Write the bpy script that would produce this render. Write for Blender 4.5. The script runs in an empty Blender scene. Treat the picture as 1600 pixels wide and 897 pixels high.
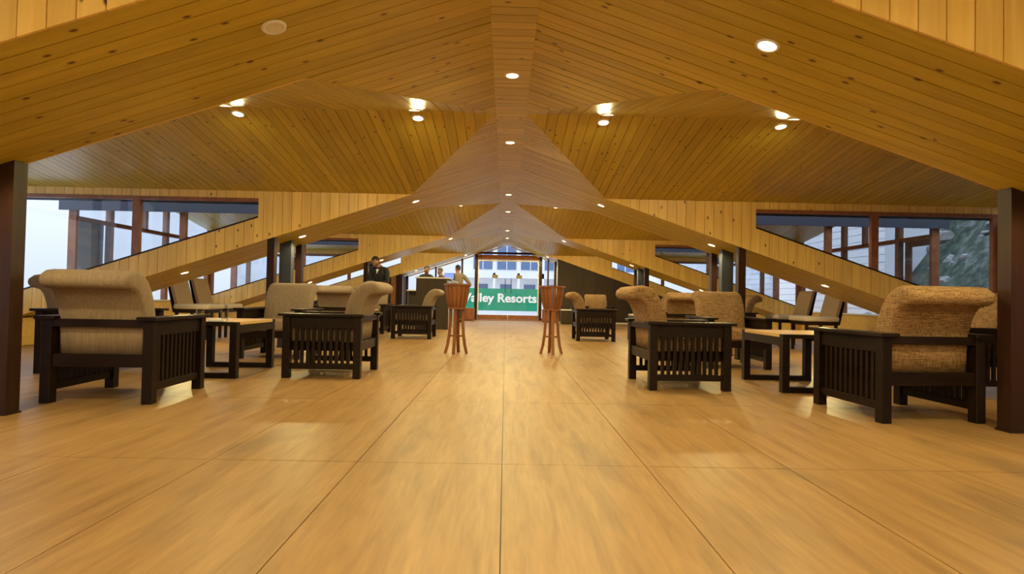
import bpy, bmesh, math, random
from mathutils import Vector, Matrix
random.seed(7)
SC = bpy.context.scene
COL = SC.collection
R = math.radians

# ------------------------------------------------------------------ camera, world, exposure
cam_d = bpy.data.cameras.new('camera')
cam_d.lens = 36.0 * 870.0 / 1600.0
cam_d.sensor_width = 36.0
cam_d.sensor_fit = 'HORIZONTAL'
cam_d.clip_start = 0.05
cam_d.clip_end = 300
cam = bpy.data.objects.new('camera', cam_d)
COL.objects.link(cam)
cam.matrix_world = (Matrix.Translation((-0.02, 0, 0.8)) @ Matrix.Rotation(R(-0.66), 4, 'Z')
                    @ Matrix.Rotation(R(90 + 1.09), 4, 'X') @ Matrix.Rotation(0.02, 4, 'Z'))
SC.camera = cam

world = bpy.data.worlds.new('sky'); SC.world = world
world.use_nodes = True
wn = world.node_tree.nodes
wl = world.node_tree.links
# overcast daylight: luminance (1 + 2 sin(elevation)) / 3 of the zenith, as for any cloudy sky
w_tc = wn.new('ShaderNodeTexCoord'); w_sp = wn.new('ShaderNodeSeparateXYZ'); wl.new(w_tc.outputs['Generated'], w_sp.inputs[0])
w_mr = wn.new('ShaderNodeMapRange'); wl.new(w_sp.outputs['Z'], w_mr.inputs['Value'])
w_mr.inputs['To Min'].default_value = 1.0 / 3.0; w_mr.inputs['To Max'].default_value = 1.0
w_mu = wn.new('ShaderNodeMath'); w_mu.operation = 'MULTIPLY'; wl.new(w_mr.outputs[0], w_mu.inputs[0])
w_mu.inputs[1].default_value = 3.3
wn['Background'].inputs[0].default_value = (0.80, 0.87, 1.0, 1)
wl.new(w_mu.outputs[0], wn['Background'].inputs[1])

SC.view_settings.view_transform = 'Standard'
SC.view_settings.look = 'None'
SC.view_settings.gamma = 1.0
SC.view_settings.use_curve_mapping = False
SC.view_settings.exposure = 0.0
SC.cycles.use_denoising = True
SC.cycles.use_adaptive_sampling = True
SC.cycles.adaptive_threshold = 0.02
SC.cycles.max_bounces = 8
SC.cycles.diffuse_bounces = 4
SC.cycles.glossy_bounces = 3
SC.cycles.transparent_max_bounces = 24
SC.cycles.sample_clamp_indirect = 6.0

LAMP_COL = (1.0, 0.82, 0.36)
LAMP_W = 80.0

# ------------------------------------------------------------------ materials
MATS = {}
def nd(nt, typ, **kw):
    n = nt.nodes.new(typ)
    for k, v in kw.items():
        setattr(n, k, v)
    return n
def new_mat(name):
    m = bpy.data.materials.new(name); m.use_nodes = True
    MATS[name] = m
    return m, m.node_tree, m.node_tree.nodes['Principled BSDF']
def plain(name, col, rough=0.5, metal=0.0, bump=0.0, bscale=60, spec=0.5):
    m, nt, b = new_mat(name)
    b.inputs['Roughness'].default_value = rough
    b.inputs['Metallic'].default_value = metal
    b.inputs['Specular IOR Level'].default_value = spec
    tc = nd(nt, 'ShaderNodeTexCoord')
    n = nd(nt, 'ShaderNodeTexNoise'); n.inputs['Scale'].default_value = bscale * 0.2
    nt.links.new(tc.outputs['Object'], n.inputs['Vector'])
    mx = nd(nt, 'ShaderNodeMix', data_type='RGBA')
    mx.inputs['A'].default_value = (*[c * 0.9 for c in col], 1)
    mx.inputs['B'].default_value = (*[min(1, c * 1.08) for c in col], 1)
    nt.links.new(n.outputs['Fac'], mx.inputs['Factor'])
    nt.links.new(mx.outputs['Result'], b.inputs['Base Color'])
    if bump:
        n2 = nd(nt, 'ShaderNodeTexNoise'); n2.inputs['Scale'].default_value = bscale
        nt.links.new(tc.outputs['Object'], n2.inputs['Vector'])
        bp = nd(nt, 'ShaderNodeBump'); bp.inputs['Strength'].default_value = bump
        bp.inputs['Distance'].default_value = 0.01
        nt.links.new(n2.outputs['Fac'], bp.inputs['Height'])
        nt.links.new(bp.outputs['Normal'], b.inputs['Normal'])
    return m
def wood(name, c1, c2, rough=0.4, knots=0.0, vary=0.12, grain=(1.3, 16, 16), knotcol=(0.12, 0.045, 0.01), spec=0.5):
    """grain along local X"""
    m, nt, b = new_mat(name)
    L = nt.links.new
    b.inputs['Roughness'].default_value = rough
    b.inputs['Specular IOR Level'].default_value = spec
    tc = nd(nt, 'ShaderNodeTexCoord'); oi = nd(nt, 'ShaderNodeObjectInfo')
    off = nd(nt, 'ShaderNodeVectorMath', operation='SCALE'); off.inputs[0].default_value = (37, 19, 11)
    L(oi.outputs['Random'], off.inputs['Scale'])
    add = nd(nt, 'ShaderNodeVectorMath', operation='ADD')
    L(tc.outputs['Object'], add.inputs[0]); L(off.outputs[0], add.inputs[1])
    mp = nd(nt, 'ShaderNodeMapping'); mp.inputs['Scale'].default_value = grain
    L(add.outputs[0], mp.inputs['Vector'])
    n1 = nd(nt, 'ShaderNodeTexNoise'); n1.inputs['Scale'].default_value = 1.0; n1.inputs['Detail'].default_value = 3
    n1.inputs['Distortion'].default_value = 0.6
    L(mp.outputs[0], n1.inputs['Vector'])
    cr = nd(nt, 'ShaderNodeValToRGB')
    cr.color_ramp.elements[0].position = 0.33; cr.color_ramp.elements[0].color = (*c1, 1)
    cr.color_ramp.elements[1].position = 0.68; cr.color_ramp.elements[1].color = (*c2, 1)
    L(n1.outputs['Fac'], cr.inputs['Fac'])
    out = cr.outputs['Color']
    if knots:
        mk = nd(nt, 'ShaderNodeMapping'); mk.inputs['Scale'].default_value = (4.5, 9.0, 9.0)
        L(add.outputs[0], mk.inputs['Vector'])
        vo = nd(nt, 'ShaderNodeTexVoronoi', voronoi_dimensions='2D'); vo.inputs['Scale'].default_value = 1.0
        L(mk.outputs[0], vo.inputs['Vector'])
        sp = nd(nt, 'ShaderNodeSeparateColor'); L(vo.outputs['Color'], sp.inputs[0])
        th = nd(nt, 'ShaderNodeMath', operation='LESS_THAN'); L(sp.outputs[0], th.inputs[0]); th.inputs[1].default_value = knots
        mr = nd(nt, 'ShaderNodeMapRange'); L(vo.outputs['Distance'], mr.inputs['Value'])
        mr.inputs['From Min'].default_value = 0.05; mr.inputs['From Max'].default_value = 0.13
        mr.inputs['To Min'].default_value = 1.0; mr.inputs['To Max'].default_value = 0.0
        mu = nd(nt, 'ShaderNodeMath', operation='MULTIPLY'); L(th.outputs[0], mu.inputs[0]); L(mr.outputs[0], mu.inputs[1])
        mx = nd(nt, 'ShaderNodeMix', data_type='RGBA'); L(mu.outputs[0], mx.inputs['Factor'])
        L(out, mx.inputs['A']); mx.inputs['B'].default_value = (*knotcol, 1)
        out = mx.outputs['Result']
    hs = nd(nt, 'ShaderNodeHueSaturation'); L(out, hs.inputs['Color'])
    vr = nd(nt, 'ShaderNodeMapRange'); L(oi.outputs['Random'], vr.inputs['Value'])
    vr.inputs['To Min'].default_value = 1 - vary; vr.inputs['To Max'].default_value = 1 + vary
    L(vr.outputs[0], hs.inputs['Value'])
    L(hs.outputs[0], b.inputs['Base Color'])
    bp = nd(nt, 'ShaderNodeBump'); bp.inputs['Strength'].default_value = 0.12; bp.inputs['Distance'].default_value = 0.004
    L(n1.outputs['Fac'], bp.inputs['Height']); L(bp.outputs[0], b.inputs['Normal'])
    return m
def emit(name, col, st):
    m, nt, b = new_mat(name)
    b.inputs['Base Color'].default_value = (*col, 1)
    b.inputs['Emission Color'].default_value = (*col, 1)
    b.inputs['Emission Strength'].default_value = st
    return m

wood('pine', (0.46, 0.325, 0.025), (0.58, 0.42, 0.042), rough=0.36, knots=0.2, vary=0.10)
wood('pine_board', (0.76, 0.48, 0.125), (0.86, 0.59, 0.18), rough=0.4, knots=0.12, vary=0.08)
wood('dark_wood', (0.0075, 0.0035, 0.0025), (0.015, 0.0065, 0.0045), rough=0.4, spec=0.22, vary=0.1, grain=(3, 30, 30))
wood('post_brown', (0.022, 0.009, 0.006), (0.038, 0.015, 0.009), rough=0.35, spec=0.3, vary=0.05, grain=(14, 14, 1.5))
wood('frame_wood', (0.22, 0.075, 0.028), (0.32, 0.12, 0.045), rough=0.4, vary=0.06, grain=(8, 8, 8))
wood('stand_wood', (0.17, 0.055, 0.018), (0.27, 0.095, 0.03), rough=0.38, vary=0.1, grain=(14, 14, 2.5))
wood('oak_top', (0.50, 0.30, 0.11), (0.64, 0.42, 0.17), rough=0.35, vary=0.06, grain=(12, 1.4, 12))
wood('panel_dark', (0.030, 0.018, 0.010), (0.045, 0.027, 0.015), rough=0.5, vary=0.05, grain=(9, 9, 1.2))
plain('slate', (0.035, 0.042, 0.065), 0.6)
plain('white_trim', (0.8, 0.78, 0.74), 0.4)
plain('white_paint', (0.80, 0.81, 0.84), 0.7)
plain('plaster', (0.72, 0.66, 0.58), 0.8)
plain('steel_blue', (0.10, 0.13, 0.22), 0.45)
plain('blind_grey', (0.21, 0.25, 0.36), 0.5)
plain('concrete', (0.62, 0.60, 0.57), 0.9, bump=0.3, bscale=14)
plain('green_banner', (0.0, 0.30, 0.185), 0.6)
plain('letter_white', (0.9, 0.9, 0.9), 0.6)
plain('skin', (0.34, 0.18, 0.11), 0.55)
plain('hair', (0.008, 0.006, 0.006), 0.5)
plain('hair_grey', (0.10, 0.085, 0.08), 0.6)
plain('suit_black', (0.010, 0.010, 0.013), 0.75)
plain('shirt_white', (0.75, 0.75, 0.74), 0.8)
plain('shirt_tan', (0.21, 0.16, 0.115), 0.85)
plain('trouser', (0.03, 0.03, 0.04), 0.85)
plain('counter_grey', (0.33, 0.35, 0.38), 0.3)
plain('paper', (0.80, 0.80, 0.82), 0.7)
plain('sticker', (0.30, 0.26, 0.14), 0.6)
plain('black_metal', (0.01, 0.01, 0.012), 0.35)
plain('seat_linen', (0.50, 0.42, 0.34), 0.9, bump=0.3, bscale=260)
plain('back_tan', (0.30, 0.20, 0.115), 0.75)
plain('building_window', (0.12, 0.19, 0.34), 0.15)
plain('rock_pale', (0.20, 0.21, 0.22), 0.9, bump=0.8, bscale=9)
emit('lamp_glow', (1.0, 0.80, 0.48), 14.0)
emit('screen_blue', (0.08, 0.14, 1.0), 2.0)

def fabric(name, c1, c2, sx, sz, bump):
    m, nt, b = new_mat(name); L = nt.links.new
    b.inputs['Roughness'].default_value = 0.9
    b.inputs['Specular IOR Level'].default_value = 0.2
    tc = nd(nt, 'ShaderNodeTexCoord')
    fac = []
    for sc in (sx, sz):
        mp = nd(nt, 'ShaderNodeMapping'); mp.inputs['Scale'].default_value = sc
        L(tc.outputs['Object'], mp.inputs['Vector'])
        n = nd(nt, 'ShaderNodeTexNoise'); n.inputs['Scale'].default_value = 1; n.inputs['Detail'].default_value = 3
        L(mp.outputs[0], n.inputs['Vector']); fac.append(n.outputs['Fac'])
    av = nd(nt, 'ShaderNodeMath', operation='ADD'); L(fac[0], av.inputs[0]); L(fac[1], av.inputs[1])
    cr = nd(nt, 'ShaderNodeMapRange'); L(av.outputs[0], cr.inputs['Value'])
    cr.inputs['From Min'].default_value = 0.75; cr.inputs['From Max'].default_value = 1.25
    mx = nd(nt, 'ShaderNodeMix', data_type='RGBA'); L(cr.outputs[0], mx.inputs['Factor'])
    mx.inputs['A'].default_value = (*c1, 1); mx.inputs['B'].default_value = (*c2, 1)
    L(mx.outputs['Result'], b.inputs['Base Color'])
    bp = nd(nt, 'ShaderNodeBump'); bp.inputs['Strength'].default_value = bump; bp.inputs['Distance'].default_value = 0.006
    L(av.outputs[0], bp.inputs['Height']); L(bp.outputs[0], b.inputs['Normal'])
    return m
fabric('taupe_fabric', (0.205, 0.15, 0.112), (0.285, 0.215, 0.165), (70, 70, 4), (160, 160, 160), 0.25)
fabric('burlap_fabric', (0.125, 0.065, 0.03), (0.42, 0.26, 0.135), (14, 14, 190), (190, 190, 14), 0.9)

def floor_mat():
    m, nt, b = new_mat('floor_vinyl'); L = nt.links.new
    g = nd(nt, 'ShaderNodeNewGeometry'); oi = nd(nt, 'ShaderNodeObjectInfo')
    def noise(sc, det=5, dist=0.0):
        mp = nd(nt, 'ShaderNodeMapping'); mp.inputs['Scale'].default_value = sc
        L(g.outputs['Position'], mp.inputs['Vector'])
        n = nd(nt, 'ShaderNodeTexNoise'); n.inputs['Scale'].default_value = 1; n.inputs['Detail'].default_value = det
        n.inputs['Distortion'].default_value = dist
        L(mp.outputs[0], n.inputs['Vector']); return n.outputs['Fac']
    a = noise((14, 1.3, 1), 4, 0.8)
    cr = nd(nt, 'ShaderNodeValToRGB')
    e = cr.color_ramp.elements
    e[0].position = 0.28; e[0].color = (0.25, 0.134, 0.049, 1)
    e[1].position = 0.70; e[1].color = (0.365, 0.214, 0.09, 1)
    x = e.new(0.47); x.color = (0.318, 0.181, 0.073, 1)
    L(a, cr.inputs['Fac'])
    p = noise((3.4, 1.1, 1), 6, 0.4)
    mr = nd(nt, 'ShaderNodeMapRange'); L(p, mr.inputs['Value'])
    mr.inputs['From Min'].default_value = 0.56; mr.inputs['From Max'].default_value = 0.72
    mr.inputs['To Max'].default_value = 0.6
    mx = nd(nt, 'ShaderNodeMix', data_type='RGBA'); L(mr.outputs[0], mx.inputs['Factor'])
    L(cr.outputs[0], mx.inputs['A']); mx.inputs['B'].default_value = (0.15, 0.092, 0.042, 1)
    f = noise((60, 5, 1), 3)
    mr2 = nd(nt, 'ShaderNodeMapRange'); L(f, mr2.inputs['Value'])
    mr2.inputs['From Min'].default_value = 0.3; mr2.inputs['From Max'].default_value = 0.7
    mr2.inputs['To Min'].default_value = 0.88; mr2.inputs['To Max'].default_value = 1.08
    hs = nd(nt, 'ShaderNodeHueSaturation'); L(mx.outputs['Result'], hs.inputs['Color']); L(mr2.outputs[0], hs.inputs['Value'])
    L(hs.outputs[0], b.inputs['Base Color'])
    b.inputs['Roughness'].default_value = 0.42
    b.inputs['Specular IOR Level'].default_value = 0.45
    bp = nd(nt, 'ShaderNodeBump'); bp.inputs['Strength'].default_value = 0.1; bp.inputs['Distance'].default_value = 0.003
    L(a, bp.inputs['Height']); L(bp.outputs[0], b.inputs['Normal'])
floor_mat()

def glass_mat(name, tint):
    m = bpy.data.materials.new(name); m.use_nodes = True; MATS[name] = m
    nt = m.node_tree; nt.nodes.clear(); L = nt.links.new
    o = nd(nt, 'ShaderNodeOutputMaterial'); t = nd(nt, 'ShaderNodeBsdfTransparent'); t.inputs[0].default_value = (*tint, 1)
    g = nd(nt, 'ShaderNodeBsdfGlossy'); g.inputs['Roughness'].default_value = 0.02
    lw = nd(nt, 'ShaderNodeLayerWeight'); pw = nd(nt, 'ShaderNodeMath', operation='POWER'); pw.inputs[1].default_value = 4.0
    L(lw.outputs['Facing'], pw.inputs[0])
    fr = nd(nt, 'ShaderNodeMath', operation='MULTIPLY_ADD'); fr.inputs[1].default_value = 0.6; fr.inputs[2].default_value = 0.03
    L(pw.outputs[0], fr.inputs[0])
    mx = nd(nt, 'ShaderNodeMixShader')
    L(fr.outputs[0], mx.inputs[0]); L(t.outputs[0], mx.inputs[1]); L(g.outputs[0], mx.inputs[2]); L(mx.outputs[0], o.inputs[0])
glass_mat('pane_glass', (0.93, 0.95, 0.97))
glass_mat('drink_glass', (0.86, 0.90, 0.92))

def hill_mat():
    m, nt, b = new_mat('mossy_hill'); L = nt.links.new
    tc = nd(nt, 'ShaderNodeTexCoord')
    n = nd(nt, 'ShaderNodeTexNoise'); n.inputs['Scale'].default_value = 3.2; n.inputs['Detail'].default_value = 10
    n.inputs['Roughness'].default_value = 0.7
    L(tc.outputs['Object'], n.inputs['Vector'])
    cr = nd(nt, 'ShaderNodeValToRGB'); e = cr.color_ramp.elements
    e[0].position = 0.40; e[0].color = (0.015, 0.03, 0.02, 1)
    e[1].position = 0.64; e[1].color = (0.14, 0.16, 0.17, 1)
    x = e.new(0.52); x.color = (0.045, 0.075, 0.055, 1)
    L(n.outputs['Fac'], cr.inputs[0]); L(cr.outputs[0], b.inputs['Base Color'])
    b.inputs['Roughness'].default_value = 0.95
    bp = nd(nt, 'ShaderNodeBump'); bp.inputs['Distance'].default_value = 0.12
    L(n.outputs['Fac'], bp.inputs['Height']); L(bp.outputs[0], b.inputs['Normal'])
hill_mat()
M = MATS

# ------------------------------------------------------------------ helpers
def put(name, me, mat=None, parent=None, mtx=None):
    o = bpy.data.objects.new(name, me); COL.objects.link(o)
    if mat and not me.materials:
        me.materials.append(M[mat])
    if parent: o.parent = parent
    if mtx is not None: o.matrix_basis = mtx
    return o
def mk(name, verts, faces, mat, parent=None, mtx=None, smooth=False):
    me = bpy.data.meshes.new(name)
    me.from_pydata([tuple(v) for v in verts], [], faces)
    bm = bmesh.new(); bm.from_mesh(me); bmesh.ops.recalc_face_normals(bm, faces=bm.faces); bm.to_mesh(me); bm.free()
    if smooth:
        for p in me.polygons: p.use_smooth = True
    return put(name, me, mat, parent, mtx)
def from_bm(name, bm, mat, parent=None, mtx=None, smooth=False):
    me = bpy.data.meshes.new(name); bmesh.ops.recalc_face_normals(bm, faces=bm.faces)
    bm.to_mesh(me); bm.free()
    if smooth:
        for p in me.polygons: p.use_smooth = True
    return put(name, me, mat, parent, mtx)
def bm_box(bm, a, b, bev=0.0):
    r = bmesh.ops.create_cube(bm, size=1)
    vs = r['verts']
    for v in vs:
        v.co = Vector([(a[i] + b[i]) / 2 + v.co[i] * (b[i] - a[i]) for i in range(3)])
    if bev:
        es = list({e for v in vs for e in v.link_edges})
        bmesh.ops.bevel(bm, geom=es, offset=bev, segments=1, affect='EDGES')
def box(name, a, b, mat, parent=None, bev=0.0, mtx=None):
    bm = bmesh.new(); bm_box(bm, a, b, bev)
    return from_bm(name, bm, mat, parent, mtx)
def prism(name, poly, d, mat, parent=None, mtx=None):
    """poly of 3D points extruded by vector d"""
    n = len(poly); d = Vector(d)
    v = [Vector(p) for p in poly]; v += [p + d for p in v]
    f = [list(range(n)), list(range(n, 2 * n))] + [[i, (i + 1) % n, n + (i + 1) % n, n + i] for i in range(n)]
    return mk(name, v, f, mat, parent, mtx)
def bar(name, p, q, w, h, mat, parent=None, up=(0, 0, 1)):
    p = Vector(p); q = Vector(q); d = (q - p).normalized()
    s = d.cross(Vector(up)).normalized(); u = s.cross(d)
    pts = [p + s * (a * w / 2) + u * (b_ * h / 2) for a, b_ in ((-1, -1), (1, -1), (1, 1), (-1, 1))]
    return prism(name, pts, q - p, mat, parent)
def empty(name, loc=(0, 0, 0), rz=0.0):
    o = bpy.data.objects.new(name, None); COL.objects.link(o)
    o.empty_display_size = 0.1
    o.location = loc; o.rotation_euler = (0, 0, rz)
    return o
def tag(o, label, cat, group=None):
    o['label'] = label; o['category'] = cat
    if group: o['group'] = group
    return o
def struct(o, label=None):
    o['kind'] = 'structure'
    if label: o['label'] = label
    return o
def copy_tree(o, parent=None):
    c = o.copy(); COL.objects.link(c); c.parent = parent
    for ch in list(o.children): copy_tree(ch, c)
    return c
def clip(poly, axis, val, keep_gt):
    out = []
    for i in range(len(poly)):
        a, b_ = poly[i], poly[(i + 1) % len(poly)]
        ia = (a[axis] >= val) if keep_gt else (a[axis] <= val)
        ib = (b_[axis] >= val) if keep_gt else (b_[axis] <= val)
        if ia: out.append(a)
        if ia != ib:
            t = (val - a[axis]) / (b_[axis] - a[axis])
            out.append((a[0] + t * (b_[0] - a[0]), a[1] + t * (b_[1] - a[1])))
    return out
PCACHE = {}
def planks(parent, name, O, U, V, N, poly, w, mat, th=0.014, gap=0.006, joined=False, start=None, limit=None):
    """cut the convex region poly ((u,v) in plane O,U,V) into boards along U of width w; N points away from the viewer"""
    O = Vector(O); U = Vector(U).normalized(); V = Vector(V).normalized(); N = Vector(N).normalized()
    v0 = min(p[1] for p in poly); v1 = max(p[1] for p in poly)
    if start is None: start = v0
    k = math.floor((v0 - start) / w)
    jv, jf = [], []
    out = []
    while start + k * w < v1 - 1e-4:
        a = start + k * w; k += 1
        c = clip(clip(poly, 1, a + gap / 2, True), 1, a + w - gap / 2, False)
        if len(c) < 3: continue
        cc = []
        for p in c:
            if not cc or abs(p[0] - cc[-1][0]) + abs(p[1] - cc[-1][1]) > 1e-4: cc.append(p)
        if len(cc) > 2 and abs(cc[0][0] - cc[-1][0]) + abs(cc[0][1] - cc[-1][1]) < 1e-4: cc.pop()
        if len(cc) < 3: continue
        area = abs(sum(cc[i][0] * cc[(i + 1) % len(cc)][1] - cc[(i + 1) % len(cc)][0] * cc[i][1] for i in range(len(cc)))) / 2
        if area < 2e-4: continue
        u0 = min(p[0] for p in cc)
        dz = random.uniform(0, 0.0022)
        n = len(cc)
        faces = [list(range(n)), list(range(n, 2 * n))] + [[i, (i + 1) % n, n + (i + 1) % n, n + i] for i in range(n)]
        if joined:
            base = len(jv)
            jv += [(p[0], p[1], dz) for p in cc] + [(p[0], p[1], th) for p in cc]
            jf += [[i + base for i in f] for f in faces]
            continue
        key = (mat, th, tuple((round(p[0] - u0, 3), round(p[1] - a, 3)) for p in cc))
        me = PCACHE.get(key)
        if me is None:
            vs = [(p[0] - u0, p[1] - a, 0) for p in cc] + [(p[0] - u0, p[1] - a, th) for p in cc]
            me = bpy.data.meshes.new(name); me.from_pydata(vs, [], faces)
            bm = bmesh.new(); bm.from_mesh(me); bmesh.ops.recalc_face_normals(bm, faces=bm.faces); bm.to_mesh(me); bm.free()
            me.materials.append(M[mat]); PCACHE[key] = me
        org = O + U * u0 + V * a + N * dz
        mt = Matrix((( U.x, V.x, N.x, org.x), (U.y, V.y, N.y, org.y), (U.z, V.z, N.z, org.z), (0, 0, 0, 1)))
        out.append(put(name, me, None, parent, mt))
    if joined and jv:
        mt = Matrix(((U.x, V.x, N.x, O.x), (U.y, V.y, N.y, O.y), (U.z, V.z, N.z, O.z), (0, 0, 0, 1)))
        o = mk(name + 's', jv, jf, mat, parent, mt); o['kind'] = 'stuff'
        out.append(o)
    return out

# ------------------------------------------------------------------ the hall: measures
HW, H, SL, XE, ZE, BEAM = 0.15, 2.6, 0.335, 6.9, 2.2, 0.34
PER, RIB = 5.23, 1.155
def NEAR(i): return 2.47 + PER * (i - 1)
def FAR(i): return NEAR(i) + RIB
def YM(i): return FAR(i) + 0.44 * (NEAR(i + 1) - FAR(i))
def zs(x): return H - SL * (abs(x) - HW)
XV = HW + (H - ZE) / SL
XW = 3.45
TH = 0.014
Y0, YEND = -2.76, 19.42
SIDE = {-1: 'left', 1: 'right'}

# ------------------------------------------------------------------ floor
floor = struct(box('floor', (-7.3, Y0 - 0.2, -0.12), (7.3, YEND + 0.05, -0.012), 'dark_wood'),
               'wood-look vinyl floor of large panels with thin seams')
TW, TL = 0.692, 1.58
tme = None
for ix in range(-10, 10):
    for iy in range(-3, 12):
        x0 = -0.02 + ix * TW; y0 = 1.11 + iy * TL
        y1 = min(y0 + TL, YEND)
        if y0 >= YEND: continue
        bm = None
        if y1 - y0 > TL - 1e-3:
            if tme is None:
                o = box('floor_panel', (0.002, 0.002, -0.012), (TW - 0.002, TL - 0.002, 0), 'floor_vinyl', floor)
                tme = o.data
            else:
                o = put('floor_panel', tme, None, floor)
            o.location = (x0, y0, random.uniform(-0.0006, 0))
        else:
            o = box('floor_panel', (0.002, 0.002, -0.012), (TW - 0.002, y1 - y0 - 0.002, 0), 'floor_vinyl', floor)
            o.location = (x0, y0, 0)

# ------------------------------------------------------------------ ceiling
def backing(name, pts, n, mat='pine', t=0.05, off=TH):
    n = Vector(n).normalized()
    return prism(name, [Vector(p) + n * off for p in pts], n * t, mat)
PW = 0.105
for i in range(0, 5):
    for s in (-1, 1):
        ya, yb = NEAR(i), FAR(i)
        nrm = Vector((s * SL, 0, 1)).normalized()
        b_ = struct(backing('ceiling', [(s * HW, ya + .02, H), (s * XE, ya + .02, zs(XE)), (s * XE, yb - .02, zs(XE)), (s * HW, yb - .02, H)], nrm),
                    'sloping pine soffit of a low roof rib')
        U = Vector((s, 0, -SL)).normalized()
        ln = (XE - HW) * math.sqrt(1 + SL * SL)
        if i in (1, 2, 3, 4):
            planks(b_, 'plank', (s * HW, ya, H), U, (0, 1, 0), nrm, [(0, .0145), (ln, .0145), (ln, RIB - .0145), (0, RIB - .0145)], PW, 'pine', joined=(i > 2))
        # outside roofing over the rib
        rf = struct(prism('ceiling', [(s * XV, ya + .08, zs(XV) + 0.27), (s * (XE + 0.1), ya + .08, zs(XE + 0.1) + BEAM - 0.07),
                          (s * (XE + 0.1), yb - .08, zs(XE + 0.1) + BEAM - 0.07), (s * XV, yb - .08, zs(XV) + 0.27)], (0, 0, 0.04), 'slate'), 'dark outer roofing over a rib')
for i in range(0, 4):
    ya, yb = FAR(i), NEAR(i + 1); ym = YM(i)
    indiv = i == 1
    for s in (-1, 1):
        nrm = Vector((s * SL, 0, 1)).normalized(); U = Vector((s, 0, -SL)).normalized()
        lv = (XV - HW) * math.sqrt(1 + SL * SL)
        # triangles of the main slope beside the ridge
        for (p3, p2) in (([(s * HW, ya, H), (s * XV, ya, ZE), (s * HW, ym, H)], [(0, 0), (lv, 0), (0, ym - ya)]),
                         ([(s * HW, ym, H), (s * XV, yb, ZE), (s * HW, yb, H)], [(0, ym - ya), (lv, yb - ya), (0, yb - ya)])):
            b_ = struct(backing('ceiling', p3, nrm), 'triangular pine ceiling facet beside the ridge')
            if i >= 1: planks(b_, 'plank', (s * HW, ya, H), U, (0, 1, 0), nrm, p2, PW, 'pine', joined=not indiv, start=0)
        # two planes of the dormer
        dz = H - ZE; h1, h2 = ym - ya, yb - ym; l1, l2 = math.hypot(h1, dz), math.hypot(h2, dz)
        n1 = Vector((0, -dz, h1)).normalized(); n2 = Vector((0, dz, h2)).normalized()
        b1 = struct(backing('ceiling', [(s * HW, ym, H), (s * XE, ym, H), (s * XE, ya, ZE), (s * XV, ya, ZE)], n1, t=0.12), 'near pine plane of a dormer ceiling')
        b2 = struct(backing('ceiling', [(s * HW, ym, H), (s * XE, ym, H), (s * XE, yb, ZE), (s * XV, yb, ZE)], n2, t=0.12), 'far pine plane of a dormer ceiling')
        if i >= 1:
            pol = lambda l: [(0, HW), (0, XE), (l, XE), (l, XV)]
            planks(b1, 'plank', (0, ym, H), (0, -h1, -dz), (s, 0, 0), n1, pol(l1), PW, 'pine', joined=not indiv)
            planks(b2, 'plank', (0, ym, H), (0, h2, -dz), (s, 0, 0), n2, pol(l2), PW, 'pine', joined=not indiv)
rg = struct(box('ceiling', (-HW - .06, Y0, H + TH + .001), (HW + .06, YEND, H + 0.09), 'pine'), 'flat pine ridge strip along the middle of the ceiling')
planks(rg, 'plank', (-HW, 2.47, H), (1, 0, 0), (0, 1, 0), (0, 0, 1), [(0, 0), (2 * HW, 0), (2 * HW, 10.4), (0, 10.4)], 0.095, 'pine')
planks(rg, 'plank', (-HW, 12.87, H), (1, 0, 0), (0, 1, 0), (0, 0, 1), [(0, 0), (2 * HW, 0), (2 * HW, 6.5), (0, 6.5)], 0.095, 'pine', joined=True)

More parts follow.
